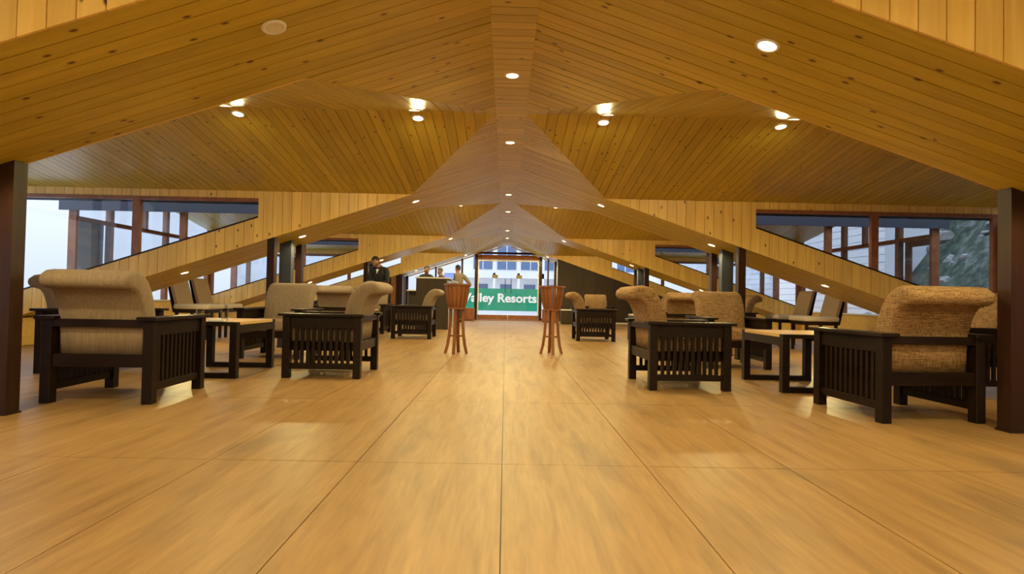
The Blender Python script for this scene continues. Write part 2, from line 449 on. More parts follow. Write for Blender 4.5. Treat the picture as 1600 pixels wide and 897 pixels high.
# ------------------------------------------------------------------ rib faces: boards, windows
WIN = [0]
def rib_face(i, near, s):
    y = NEAR(i) if near else FAR(i)
    d = 1 if near else -1                     # direction into the rib
    t = 0.05
    yb = y + d * TH
    W = lambda x, z, yy=yb: (s * x, yy, z)
    wall = struct(prism('wall_' + SIDE[s], [W(XV + .06, ZE), W(XW, zs(XW) + .02), W(XW, ZE)], (0, d * t, 0), 'pine_board'),
                  'vertical pine boarding between sloping beam and dormer ceiling')
    prism('beam_core', [W(XW, zs(XW) + .02), W(XE, zs(XE) + .02), W(XE, zs(XE) + BEAM), W(XW, zs(XW) + BEAM)], (0, d * t, 0), 'pine_board', wall)
    prism('header_core', [W(XW, 2.1), W(XE, 2.1), W(XE, ZE + 0.02), W(XW, ZE + 0.02)], (0, d * t, 0), 'pine_board', wall)
    prism('upper_core', [W(XV + .02, ZE), W(XE, ZE), W(XE, ZE + .16), W(XV + .02, ZE + .03)], (0, d * t, 0), 'pine_board', wall)
    # dark outer cladding of the header, towards the gap above the rib
    prism('outer_fascia', [W(XW - .1, 2.03, y + d * 0.10), W(XE + .1, 2.03, y + d * 0.10), W(XE + .1, ZE + 0.16, y + d * 0.10), W(XW - .1, ZE + 0.16, y + d * 0.10)], (0, d * 0.03, 0), 'slate', wall)
    N = (0, d, 0)
    if near and i >= 1:
        j = i >= 4
        bw = 0.13
        kw = dict(joined=j, start=0.0)
        planks(wall, 'board', (0, y, 0), (0, 0, 1), (s, 0, 0), N, [(ZE, XV), (zs(XW), XW), (ZE, XW)], bw, 'pine_board', **kw)
        planks(wall, 'board', (0, y, 0), (0, 0, 1), (s, 0, 0), N, [(zs(XW), XW), (zs(XE), XE), (zs(XE) + BEAM, XE), (zs(XW) + BEAM, XW)], bw, 'pine_board', **kw)
        planks(wall, 'board', (0, y, 0), (0, 0, 1), (s, 0, 0), N, [(2.1, XW), (2.1, XE), (ZE, XE), (ZE, XW)], bw, 'pine_board', **kw)
    else:
        # inner lining seen from the other bay
        prism('board_lining', [W(XV, ZE, y), W(XE, zs(XE), y), W(XE, zs(XE) + BEAM, y), W(XW, zs(XW) + BEAM, y), W(XW, ZE, y)], (0, d * TH, 0), 'pine_board', wall)
    # window above the beam
    WIN[0] += 1
    w = struct(empty('window_%d' % WIN[0]), 'timber-framed glazing above the sloping beam')
    yc = y + d * 0.035
    zt = lambda x: zs(x) + BEAM
    fr = 0.05
    sl = 0.02
    def member(nm, poly, th=0.06, mat='frame_wood'):
        return prism(nm, [W(a, b__, yc - d * th / 2 - d * 0.012) for a, b__ in poly], (0, d * th, 0), mat, w)
    member('window_head', [(XW, 2.1 - fr), (XE, 2.1 - fr), (XE, 2.1), (XW, 2.1)])
    member('window_sill', [(XW, zt(XW)), (XE, zt(XE)), (XE, zt(XE) + sl), (XW, zt(XW) + sl)], mat='dark_wood')
    for xa, xb in ((5.07, 5.17), (6.78, 6.9)):
        member('mullion', [(xa, zt(xa) + sl), (xb, zt(xb) + sl), (xb, 2.1 - fr), (xa, 2.1 - fr)])
    for xa, xb in ((XW, 5.07), (5.17, 6.78)):
        prism('pane', [W(a, b__, yc) for a, b__ in ((xa, zt(xa) + sl), (xb, zt(xb) + sl), (xb, 2.1 - fr), (xa, 2.1 - fr))], (0, d * 0.006, 0), 'pane_glass', w)
for i in range(0, 5):
    for s in (-1, 1):
        if i >= 1: rib_face(i, True, s)
        if i <= 3: rib_face(i, False, s)

# ------------------------------------------------------------------ side gables of the dormers and rib ends
SILL, TRAN = 0.62, 1.93
for i in range(0, 4):
    ya, yb = FAR(i), NEAR(i + 1); ym = YM(i)
    for s in (-1, 1):
        x = s * XE
        knee = struct(box('wall_' + SIDE[s], (min(x, x + s * .1), ya, 0), (max(x, x + s * .1), yb, SILL - 0.03), 'pine_board'), 'low knee wall under the side glazing')
        box('sill_board', (min(x - s * .05, x + s * .12), ya, SILL - 0.03), (max(x - s * .05, x + s * .12), yb, SILL), 'white_trim', knee)
        box('baseboard', (min(x - s * .015, x), ya, 0), (max(x - s * .015, x), yb, 0.09), 'frame_wood', knee)
        WIN[0] += 1
        w = struct(empty('window_%d' % WIN[0]), 'side glazing of a dormer with timber posts and transom')
        fx = lambda yy, z: (x, yy, z)
        gz = lambda yy: ZE + (H - ZE) * (1 - (abs(yy - ym) / (yb - ym) if yy > ym else abs(yy - ym) / (ym - ya)))
        cuts = [ya + 0.045, ya + 0.86, ya + 2.45, yb - 0.045]
        for k, yy in enumerate(cuts):
            top = gz(yy)
            bar('window_post', fx(yy, SILL), fx(yy, top if k in (1, 2) else TRAN), 0.09, 0.09, 'frame_wood', w, up=(0, 1, 0))
        bar('transom', fx(ya, TRAN), fx(yb, TRAN), 0.08, 0.07, 'frame_wood', w)
        for k in range(3):
            y1, y2 = cuts[k] + 0.045, cuts[k + 1] - 0.045
            prism('pane', [fx(y1, SILL), fx(y2, SILL), fx(y2, TRAN - .035), fx(y1, TRAN - .035)], (s * 0.006, 0, 0), 'pane_glass', w)
        prism('pane', [fx(ya, TRAN + .035), fx(ym - .04, TRAN + .035), fx(ym - .04, gz(ym - .04)), fx(ya, ZE)], (s * 0.006, 0, 0), 'pane_glass', w)
        prism('pane', [fx(ym + .04, TRAN + .035), fx(yb, TRAN + .035), fx(yb, ZE), fx(ym + .04, gz(ym + .04))], (s * 0.006, 0, 0), 'pane_glass', w)
        bar('king_post', fx(ym, TRAN), fx(ym, H), 0.08, 0.08, 'frame_wood', w, up=(0, 1, 0))
        # side door next to the first post
        if i in (1, 2):
            dn = struct(empty('door_%d' % (i * 2 + (s > 0))), 'side door leaf behind the glazing')
            y1, y2 = ya + 0.09, ya + 0.80
            dm, pm = ('steel_blue', 'blind_grey') if s < 0 else ('frame_wood', 'pane_glass')
            xo = x + s * 0.06
            for a, b2, c, e in ((y1, y1 + .11, SILL, TRAN), (y2 - .11, y2, SILL, TRAN), (y1 + .11, y2 - .11, TRAN - .12, TRAN), (y1 + .11, y2 - .11, SILL, SILL + .12)):
                box('door_rail', (min(xo, xo + s * .05), a, c), (max(xo, xo + s * .05), b2, e), dm, dn)
            box('door_pane', (min(xo + s * .02, xo + s * .03), y1 + .11, SILL + .12), (max(xo + s * .02, xo + s * .03), y2 - .11, TRAN - .12), pm, dn)
for i in range(0, 5):
    for s in (-1, 1):
        x = s * (XE - 0.2)
        k = struct(box('wall_' + SIDE[s], (min(x, s * 7.0), NEAR(i), 0), (max(x, s * 7.0), FAR(i), zs(XE) + 0.02), 'pine_board'), 'low boarded end of a roof rib at the floor')
        for q in range(3):
            box('board', (min(x - s * .012, x), NEAR(i) + .003, 0.003 + q * .128), (max(x - s * .012, x), FAR(i) - .003, (q + 1) * .128), 'pine_board', k)

# back wall behind the camera
wb = struct(prism('wall_back', [(-7, Y0, 0), (7, Y0, 0), (7, Y0, 0.7), (0, Y0, 2.75), (-7, Y0, 0.7)], (0, -0.1, 0), 'plaster'), 'plain wall behind the seating')

# ------------------------------------------------------------------ posts
def post(x, y, w, d, label, mat='post_brown', ztop=None):
    ax = abs(x); zt = zs(ax + w / 2) if ztop is None else ztop
    o = empty('roof_post', (x, y, 0))
    s = 1 if x > 0 else -1
    zi = zs(ax - w / 2) - 0.001; zo = zs(ax + w / 2) - 0.001
    a, b_ = -w / 2, w / 2
    za, zb = (zo, zi) if s < 0 else (zi, zo)
    v = [(a, -d / 2, 0.012), (b_, -d / 2, 0.012), (b_, -d / 2, zb), (a, -d / 2, za)]
    prism('shaft', v, (0, d, 0), mat, o)
    box('foot_plate', (a - .008, -d / 2 - .008, 0), (b_ + .008, d / 2 + .008, 0.012), mat, o)
    return tag(o, label, 'post', 'posts under the roof ribs')
SD = {-1: 'left', 1: 'right'}
for s in (-1, 1):
    post(-3.175 if s < 0 else 3.265, 3.575, .10, .10, 'tall dark brown post nearest the viewer, standing at the %s edge of the picture' % SD[s])
    post(s * 3.3, 2.53, .10, .10, 'dark brown post at the near edge of the closest rib on the %s, out of frame' % SD[s]) if False else None
    for i, nm in ((2, 'second'), (3, 'third')):
        post(s * 3.27, NEAR(i) + .06, .10, .10, 'slim dark post at the near edge of the %s rib, %s side' % (nm, SD[s]))
        post(s * 3.27, NEAR(i) + .58, .17, .12, 'broad dark post, middle of three under the %s rib, %s side' % (nm, SD[s]), 'slate')
        post(s * 3.27, FAR(i) - .06, .09, .10, 'slim dark post at the far edge of the %s rib, %s side' % (nm, SD[s]))

# ------------------------------------------------------------------ downlights
def ring_mesh(r0, r1, h, n=28):
    bm = bmesh.new()
    prof = [(r0, 0.0), (r0 + .004, -h), (r1 - .004, -h), (r1, 0.0)]
    rows = [[bm.verts.new((r * math.cos(2 * math.pi * k / n), r * math.sin(2 * math.pi * k / n), z)) for k in range(n)] for r, z in prof]
    for a, b_ in zip(rows, rows[1:]):
        for k in range(n): bm.faces.new((a[k], a[(k + 1) % n], b_[(k + 1) % n], b_[k]))
    me = bpy.data.meshes.new('trim_ring'); bm.to_mesh(me); bm.free()
    for p in me.polygons: p.use_smooth = True
    me.materials.append(M['white_trim']); return me
RING = ring_mesh(0.047, 0.064, 0.007)
bm = bmesh.new(); bmesh.ops.create_circle(bm, cap_ends=True, segments=28, radius=0.0475)
for v in bm.verts: v.co.z = -0.0025
LENS = bpy.data.meshes.new('lens'); bm.to_mesh(LENS); bm.free(); LENS.materials.append(M['lamp_glow'])
def downlight(p, n, label, group, lit=True, power=1.0):
    """n: ceiling normal pointing into the room"""
    o = empty('downlight', p)
    z = -Vector(n).normalized()
    o.rotation_euler = z.to_track_quat('Z', 'Y').to_euler()
    put('trim_ring', RING, None, o); put('lens', LENS, None, o)
    ld = bpy.data.lights.new('bulb', 'SPOT'); ld.spot_size = R(168); ld.spot_blend = 0.35; ld.shadow_soft_size = 0.045
    ld.energy = LAMP_W * power; ld.color = LAMP_COL
    lo = bpy.data.objects.new('bulb', ld); COL.objects.link(lo); lo.parent = o; lo.location = (0, 0, -0.012)
    return tag(o, label, 'downlight', group)
ORD = ['first', 'second', 'third', 'fourth', 'fifth', 'sixth', 'seventh', 'eighth', 'ninth', 'tenth']
k = 0
for i in range(0, 4):
    for off in (0.85, 2.8):
        y = FAR(i) + off
        lab = ('lit downlight in the flat ridge strip, behind the viewer, %s' % ORD[k]) if i == 0 else 'round lit downlight in the flat ridge strip, %s counting from the viewer' % ORD[k - 2]
        downlight((0, y, H - .001), (0, 0, -1), lab, 'ridge downlights'); k += 1
RN = {0: 'rib behind the viewer', 1: 'nearest rib', 2: 'second rib', 3: 'third rib', 4: 'fourth and last rib'}
for i in range(0, 5):
    for s in (-1, 1):
        for j, x in enumerate((1.37, 3.02, 4.72)):
            if i == 1 and s == -1 and j == 0: continue
            if i in (0, 1) and j == 2: continue
            n = Vector((s * SL, 0, 1)).normalized()
            p = Vector((s * x, NEAR(i) + .5, zs(x))) - n * .001
            downlight(p, -n, 'lit downlight in the %s soffit of the %s, %s' % (SD[s], RN[i], ('near the ridge', 'halfway down', 'low down outside')[j]), 'rib soffit downlights', power=0.8)
for i in range(0, 4):
    ya, yb = FAR(i), NEAR(i + 1); ym = YM(i)
    for s in (-1, 1):
        for x, nm in ((0.93, 'inner'), (2.72, 'outer')):
            for d, pl in ((-1, 'near'), (1, 'far')):
                g = (H - ZE) / (ym - ya if d < 0 else yb - ym)
                n = Vector((0, d * g, 1)).normalized()
                p = Vector((s * x, ym + d * .13, H - .13 * g)) - n * .001
                downlight(p, -n, '%s lit downlight, %s plane of the %s dormer ceiling, %s' % (nm, pl, SD[s], ('bay behind viewer', 'first bay', 'second bay', 'third bay')[i]), 'dormer downlights', power=0.7)
# unlit speaker disc on the near left soffit
n = Vector((-SL, 0, 1)).normalized()
sp = empty('ceiling_speaker', Vector((-1.285, 2.96, zs(1.285))) - n * .001)
sp.rotation_euler = n.to_track_quat('Z', 'Y').to_euler()
put('rim', ring_mesh(0.042, 0.066, 0.010), None, sp)
bm = bmesh.new(); bmesh.ops.create_circle(bm, cap_ends=True, segments=28, radius=0.043)
for v in bm.verts: v.co.z = -0.005
from_bm('grille', bm, 'white_trim', sp)
for q in range(-3, 4):
    hw = math.sqrt(max(0, .04 ** 2 - (q * .011) ** 2))
    box('grille_slat', (-hw, q * .011 - .0025, -.008), (hw, q * .011 + .0025, -.005), 'white_trim', sp)
tag(sp, 'white round unlit ceiling disc on the near left soffit', 'speaker')

# ------------------------------------------------------------------ armchairs
def cushion_box(name, a, b_, mat, parent, r=0.035):
    bm = bmesh.new(); bm_box(bm, a, b_)
    bmesh.ops.bevel(bm, geom=list(bm.edges), offset=r, segments=4, affect='EDGES', profile=0.6)
    return from_bm(name, bm, mat, parent, smooth=True)
def scroll_back(mat, parent, wid=0.60):
    # profile in (y, z): y<0 is behind the chair
    front = [(-.17, .33), (-.175, .45), (-.19, .58), (-.215, .70), (-.25, .79), (-.30, .865), (-.36, .915), (-.43, .935), (-.495, .925), (-.54, .893), (-.55, .855),
             (-.535, .822), (-.505, .805), (-.465, .803), (-.43, .785), (-.40, .75), (-.375, .69), (-.352, .60), (-.338, .48), (-.33, .33)]
    cy, cz = -.30, .65
    bm = bmesh.new()
    xs = [(-wid / 2, .03), (-wid / 2 + .008, .012), (-wid / 2 + .028, 0), (-wid / 4, 0), (0, 0), (wid / 4, 0), (wid / 2 - .028, 0), (wid / 2 - .008, .012), (wid / 2, .03)]
    n = len(front); rows = []
    for x, ins in xs:
        row = []
        for k, (y, z) in enumerate(front):
            p0 = Vector(front[k - 1]); p1 = Vector(front[(k + 1) % n]); t = (p1 - p0)
            nrm = Vector((t.y, -t.x)).normalized() if t.length else Vector((0, 0))
            row.append(bm.verts.new((x, y - nrm.x * ins, z - nrm.y * ins)))
        rows.append(row)
    for a, b_ in zip(rows, rows[1:]):
        for k in range(n): bm.faces.new((a[k], a[(k + 1) % n], b_[(k + 1) % n], b_[k]))
    for row in (rows[0], rows[-1]):
        # strip caps pairing front with rear outline
        h = n // 2
        for k in range(h - 1):
            a, b_, c, d = row[k], row[k + 1], row[n - 2 - k], row[n - 1 - k]
            bm.faces.new((a, b_, c, d))
    o = from_bm('back_cushion', bm, mat, parent, smooth=True)
    # welt seam under the roll
    bar('piping', (-wid / 2 + .02, -.462, .800), (wid / 2 - .02, -.462, .800), .008, .008, mat, o)
    return o
CH = {}
def make_chair(kind):
    fab = kind
    c = empty('armchair')
    W, D, L = .76, .74, .07
    hx, hy = W / 2, D / 2
    first = {}
    for sx in (-1, 1):
        for sy in (-1, 1):
            o = box('leg', (-L / 2, -L / 2, 0), (L / 2, L / 2, .585), 'dark_wood', c, .003) if 'leg' not in first else put('leg', first['leg'], None, c)
            first['leg'] = o.data; o.location = (sx * (hx - L / 2), sy * (hy - L / 2), 0)
    for sx in (-1, 1):
        x = sx * (hx - L / 2)
        box('armrest', (x - .068, -hy - .03, .585), (x + .068, hy + .035, .611), 'dark_wood', c, .004)
        box('upper_side_rail', (x - .018, -hy + L, .475), (x + .018, hy - L, .585), 'dark_wood', c, .002)
        box('lower_side_rail', (x - .018, -hy + L, .085), (x + .018, hy - L, .140), 'dark_wood', c, .002)
        box('seat_rail', (x - sx * .05 - .015, -hy + L, .255), (x - sx * .05 + .015, hy - L, .335), 'dark_wood', c, .002)
        for q in range(10):
            if 'slat' not in first:
                o = box('slat', (-.011, -.0145, .140), (.011, .0145, .475), 'dark_wood', c); first['slat'] = o.data
            else: o = put('slat', first['slat'], None, c)
            o.location = (x, (q - 4.5) * .0545, 0)
    box('back_rail', (-hx + L, -hy + .005, .535), (hx - L, -hy + .04, .590), 'dark_wood', c, .002)
    box('rear_seat_rail', (-hx + L, -hy + .012, .255), (hx - L, -hy + .045, .345), 'dark_wood', c, .002)
    box('front_seat_rail', (-hx + L, hy - .045, .255), (hx - L, hy - .012, .345), 'dark_wood', c, .002)
    box('seat_board', (-hx + L, -hy + .045, .320), (hx - L, hy - .045, .335), 'dark_wood', c)
    cushion_box('seat_cushion', (-.305, -.19, .337), (.305, hy + .01, .475), fab, c)
    scroll_back(fab, c)
    for ch in c.children:
        if ch.name.split('.')[0] == 'back_cushion': ch.location = (0, .015, 0)
    return c
CH['taupe_fabric'] = None; CH['burlap_fabric'] = None
def chair(kind, x, y, deg, label):
    if CH[kind] is None:
        CH[kind] = make_chair(kind); o = CH[kind]
    else: o = copy_tree(CH[kind])
    o.location = (x, y, 0); o.rotation_euler = (0, 0, R(deg))
    return tag(o, label, 'armchair', 'slatted scroll-back armchairs')
T, B = 'taupe_fabric', 'burlap_fabric'
chair(T, -2.88, 4.30, 2, 'large dark slatted armchair with beige scroll back seen from behind, nearest on the left')
chair(T, -1.75, 5.67, 90, 'dark slatted armchair in side view right of the left coffee table')
chair(T, -2.87, 7.12, 180, 'taupe armchair facing the viewer behind the left coffee table')
chair(T, -4.06, 5.66, -90, 'dark armchair at far left, mostly hidden behind the nearest left armchair')
chair(T, -2.76, 9.38, 0, 'beige armchair seen from behind, just beyond the taupe one facing the viewer on the left')
chair(T, -1.75, 10.69, 90, 'small dark slatted armchair in side view beside the reception counter')
chair(T, -2.88, 11.80, 180, 'far armchair facing the viewer in front of the standing man in black')
chair(B, 2.88, 4.13, 4.5, 'large armchair with woven burlap scroll back seen from behind, nearest on the right')
chair(B, 1.63, 5.33, -88, 'dark slatted armchair in side view left of the right coffee table')
chair(B, 2.78, 6.96, 180, 'burlap armchair facing the viewer behind the right coffee table')
chair(B, 4.26, 5.33, 90, 'burlap armchair at far right, partly hidden behind the near right post')
chair(B, 2.88, 9.36, 0, 'burlap armchair seen from behind just beyond the one facing the viewer on the right')
chair(B, 1.71, 10.92, -90, 'small dark slatted armchair in side view near the right wooden stand')
chair(B, 4.25, 10.62, 90, 'armchair in the second right bay, its scroll back in profile by the sloping boards')
chair(B, 2.52, 15.3, 180, 'distant armchair facing the viewer before the dark panel wall')
chair(B, 4.25, 15.9, 90, 'farthest right armchair in profile, in the third bay')

# ------------------------------------------------------------------ coffee tables
def make_table():
    t = empty('coffee_table')
    hx, hy, h, l = .35, .43, .52, .065
    for sy in (-1, 1):
        y = sy * (hy - l / 2)
        for sx in (-1, 1):
            x = sx * (hx - l / 2)
            box('leg', (x - l / 2, y - l / 2, 0), (x + l / 2, y + l / 2, h - .035), 'dark_wood', t, .002)
        box('sled_rail', (-hx + l, y - l / 2, 0.0), (hx - l, y + l / 2, .05), 'dark_wood', t, .002)
        box('end_top', (-hx, y - l / 2 - .002, h - .035), (hx, y + l / 2, h), 'dark_wood', t, .002)
    for sx in (-1, 1):
        x = sx * (hx - .0125)
        box('apron', (x - .0125, -hy + l, h - .105), (x + .0125, hy - l, h - .028), 'dark_wood', t, .002)
    for q in range(5):
        w = (2 * hx) / 5
        box('top_plank', (-hx + q * w + .001, -hy + l, h - .028), (-hx + (q + 1) * w - .001, hy - l, h + .001), 'oak_top', t, .0015)
    return t
tb = make_table()
for k, (x, y, lab) in enumerate(((-2.85, 5.62, 'low dark-framed coffee table with pale wood top, nearest on the left'), (2.81, 5.37, 'low dark-framed coffee table with pale wood top, nearest on the right'),
                 (-2.85, 10.6, 'coffee table in the second left bay, behind the beige armchair seen from behind'), (2.81, 10.8, 'coffee table in the second right bay, beyond the burlap armchairs'))):
    o = tb if k == 0 else copy_tree(tb)
    o.location = (x, y, 0); tag(o, lab, 'table', 'coffee tables between armchairs')
def tumbler(x, y, z, label):
    bm = bmesh.new(); n = 24
    prof = [(0, 0), (.030, 0), (.036, .10), (.0335, .10), (.028, .008), (0, .008)]
    rows = []
    for r, zz in prof:
        rows.append([bm.verts.new((r * math.cos(2 * math.pi * k / n), r * math.sin(2 * math.pi * k / n), zz)) for k in range(n)] if r else [bm.verts.new((0, 0, zz))])
    for a, b_ in zip(rows, rows[1:]):
        for k in range(n):
            q = [a[k % len(a)], a[(k + 1) % len(a)], b_[(k + 1) % len(b_)], b_[k % len(b_)]]
            q2 = []
            for v in q:
                if v not in q2: q2.append(v)
            if len(q2) > 2: bm.faces.new(q2)
    o = from_bm('glass_tumbler', bm, 'drink_glass', None, smooth=True); o.location = (x, y, z)
    return tag(o, label, 'glass', 'drinking glasses')
tumbler(-2.70, 5.36, .522, 'clear drinking glass on the left coffee table, nearest its pale top edge')
tumbler(-3.02, 5.52, .522, 'clear drinking glass on the left coffee table, farther left behind the armchair arm')
mn = empty('menu_booklet', (-2.70, 5.22, .521), R(8))
box('cover', (-.07, -.035, 0), (.07, .035, .004), 'steel_blue', mn)
box('pages', (-.068, -.033, .004), (.068, .033, .020), 'paper', mn)
box('top_cover', (-.07, -.035, .020), (.07, .035, .023), 'paper', mn)
tag(mn, 'small white booklet lying at the near end of the left coffee table', 'booklet')

# ------------------------------------------------------------------ dining chairs by the windows
def make_dining():
    c = empty('dining_chair')
    for sx in (-1, 1):
        for y in (-.24, .24):
            box('leg', (sx * .24 - .02, y - .02, 0), (sx * .24 + .02, y + .02, .46), 'dark_wood', c)
        box('side_stretcher', (sx * .24 - .012, -.22, .2), (sx * .24 + .012, .22, .23), 'dark_wood', c)
    box('seat_frame', (-.27, -.27, .44), (.27, .27, .50), 'dark_wood', c)
    cushion_box('seat_cushion', (-.29, -.28, .50), (.29, .30, .585), 'seat_linen', c, .035)
    v = [(-.25, -.22, .57), (.25, -.22, .57), (.25, -.34, 1.02), (-.25, -.34, 1.02)]
    prism('backrest', v, (0, -.055, .015), 'back_tan', c)
    v = [(-.262, -.275, .45), (.262, -.275, .45), (.262, -.40, 1.03), (-.262, -.40, 1.03)]
    prism('back_shell', v, (0, -.02, 0), 'dark_wood', c)
    return c
dc = make_dining()
for k, (x, y, d, lab) in enumerate(((5.25, 9.45, 88, 'upholstered dining chair by the right windows, nearer of the pair'), (5.25, 10.35, 88, 'upholstered dining chair by the right windows, farther of the pair'),
                                  (-5.2, 9.50, -88, 'upholstered dining chair by the left windows, nearer of the pair'), (-5.2, 10.15, -88, 'upholstered dining chair by the left windows, farther of the pair'))):
    o = dc if k == 0 else copy_tree(dc)
    o.location = (x, y, 0); o.rotation_euler = (0, 0, R(d)); tag(o, lab, 'chair', 'dining chairs by the windows')

# ------------------------------------------------------------------ slatted wooden stands
def make_stand():
    c = empty('wooden_stand')
    z0, z1, r0, r1, n = .635, .965, .115, .175, 16
    def rr(z):
        t = (z - z0) / (z1 - z0)
        return r0 + (r1 - r0) * (t ** 0.6)
    data = None
    for k in range(n):
        if data is None:
            vs, fs = [], []
            m_ = 5
            for q in range(m_):
                z = z0 + (z1 - z0) * q / (m_ - 1); r = rr(z); hw = r * math.pi / n * .80
                vs += [(r - .012, -hw, z), (r, -hw, z), (r, hw, z), (r - .012, hw, z)]
            for q in range(m_ - 1):
                for e in range(4): fs.append([q * 4 + e, q * 4 + (e + 1) % 4, q * 4 + 4 + (e + 1) % 4, q * 4 + 4 + e])
            fs += [[0, 1, 2, 3], [m_ * 4 - 4, m_ * 4 - 3, m_ * 4 - 2, m_ * 4 - 1]]
            o = mk('stave', vs, fs, 'stand_wood', c); data = o.data
        else: o = put('stave', data, None, c)
        o.rotation_euler = (0, 0, 2 * math.pi * k / n)
    put_ring = lambda nm, r_in, r_out, za, zb: mk(nm, [(r * math.cos(2 * math.pi * k / 32), r * math.sin(2 * math.pi * k / 32), z) for r, z in ((r_in, za), (r_out, za), (r_out, zb), (r_in, zb)) for k in range(32)],
                [[a * 32 + k, a * 32 + (k + 1) % 32, ((a + 1) % 4) * 32 + (k + 1) % 32, ((a + 1) % 4) * 32 + k] for a in range(4) for k in range(32)], 'stand_wood', c)
    put_ring('top_rim', .155, .187, .955, .98)
    put_ring('lower_band', .100, .128, .625, .645)
    put_ring('base_disc', .0, .108, .628, .640)
    for k in range(4):
        a = k * math.pi / 2
        pr = [(.092, .64), (.095, .45), (.105, .28), (.128, .12), (.158, 0)]
        vs, fs = [], []
        for r, z in pr:
            vs += [(r - .022, -.021, z), (r + .012, -.021, z), (r + .012, .021, z), (r - .022, .021, z)]
        for q in range(4):
            for e in range(4): fs.append([q * 4 + e, q * 4 + (e + 1) % 4, q * 4 + 4 + (e + 1) % 4, q * 4 + 4 + e])
        fs += [[0, 1, 2, 3], [16, 17, 18, 19]]
        o = mk('leg', vs, fs, 'stand_wood', c); o.rotation_euler = (0, 0, a)
    for k in range(2):
        o = box('stretcher', (-.108, -.011, .235 + k * .004), (.108, .011, .258 + k * .004), 'stand_wood', c); o.rotation_euler = (0, 0, k * math.pi / 2)
    return c
st = make_stand(); st.location = (-.70, 7.86, 0); st.rotation_euler = (0, 0, R(-8)); tag(st, 'tall slatted wooden planter stand on curved legs, left of the aisle', 'stand', 'slatted stands flanking the aisle')
s2 = copy_tree(st); s2.location = (.655, 8.05, 0); s2.rotation_euler = (0, 0, R(6)); tag(s2, 'tall slatted wooden planter stand on curved legs, right of the aisle', 'stand', 'slatted stands flanking the aisle')

# ------------------------------------------------------------------ end of the hall
ye = 19.36
# dark panel walls below the last rib
for s, xa, xb in ((1, 1.68, 6.7), (-1, 3.55, 6.7)):
    yy = 18.22
    w = struct(prism('wall_' + SIDE[s], [(s * xa, yy, 0), (s * xb, yy, 0), (s * xb, yy, zs(xb) - .002), (s * xa, yy, zs(xa) - .002)], (0, .06, 0), 'panel_dark'), 'dark brown panelled wall under the last rib')
    x = xa; 
    while x < xb - .1:
        x2 = min(x + .62, xb)
        prism('panel', [(s * (x + .004), yy, .08), (s * (x2 - .004), yy, .08), (s * (x2 - .004), yy, zs(x2) - .012), (s * (x + .004), yy, zs(x) - .012)], (0, -.015, 0), 'panel_dark', w)
        x = x2
    box('baseboard', (min(s * xa, s * xb), yy - .02, 0), (max(s * xa, s * xb), yy, .05), 'white_trim', w)
# reveal walls closing the space beside the entrance
struct(box('wall_reveal_right', (1.74, 18.28, 0), (1.80, ye, zs(1.80)), 'white_paint'), 'pale reveal right of the entrance')
struct(box('wall_reveal_left', (-3.55, 18.28, 0), (-3.49, ye, zs(3.55)), 'panel_dark'), 'dark reveal left of the entrance')
for k, (x, w_, mt, lab) in enumerate(((-3.66, .13, 'frame_wood', 'reddish wooden column beside the reception, paler of the two'), (-3.42, .12, 'post_brown', 'dark brown column at the left end of the entrance glazing'))):
    c = empty('timber_column', (x, 18.1, 0))
    zt = zs(abs(x) + w_ / 2)
    box('shaft', (-w_ / 2, -.06, .06), (w_ / 2, .06, zt - .0), mt, c); box('plinth', (-w_ / 2 - .015, -.075, 0), (w_ / 2 + .015, .075, .06), mt, c)
    tag(c, lab, 'column', 'columns by the reception')
WIN[0] += 1
ew = struct(empty('window_%d' % WIN[0]), 'gable glazing around the entrance doors')
E = lambda x, z: (x, ye, z)
for x, w_ in ((-3.44, .08), (-2.45, .05), (-1.54, .06), (-1.05, .10), (1.19, .10), (1.45, .05), (1.70, .08)):
    bar('window_post', E(x, 0), E(x, zs(x) - .01), w_, .10, 'post_brown', ew, up=(0, 1, 0))
bar('lintel', E(-1.05, 2.335), E(1.19, 2.335), .10, .07, 'post_brown', ew)
box('lintel_panel', (-1.0, ye - .03, 2.11), (1.14, ye + .03, 2.27), 'frame_wood', ew)
bar('rafter_trim', E(-3.44, zs(3.44) - .04), E(-HW, H - .04), .08, .05, 'white_trim', ew)
bar('rafter_trim', E(HW, H - .04), E(1.74, zs(1.74) - .04), .08, .05, 'white_trim', ew)
for xa, xb in ((-3.40, -2.475), (-2.425, -1.57), (-1.51, -1.10), (1.24, 1.425), (1.475, 1.66)):
    prism('pane', [E(xa, .1), E(xb, .1), E(xb, zs(xb) - .07), E(xa, zs(xa) - .07)], (0, .008, 0), 'pane_glass', ew)
    box('sill_panel', (xa, ye - .02, 0), (xb, ye + .03, .1 if xa > -1.2 and xa < 0 else .1), 'frame_wood', ew)
prism('pane', [E(-1.0, 2.37), E(1.14, 2.37), E(.75, zs(.75) - .07), E(HW, H - .07), E(-HW, H - .07), E(-.75, zs(.75) - .07)], (0, .008, 0), 'pane_glass', ew)
struct(box('trim_1', (-1.1, ye - .08, 0), (1.24, ye + .08, .025), 'frame_wood'), 'low wooden door threshold')
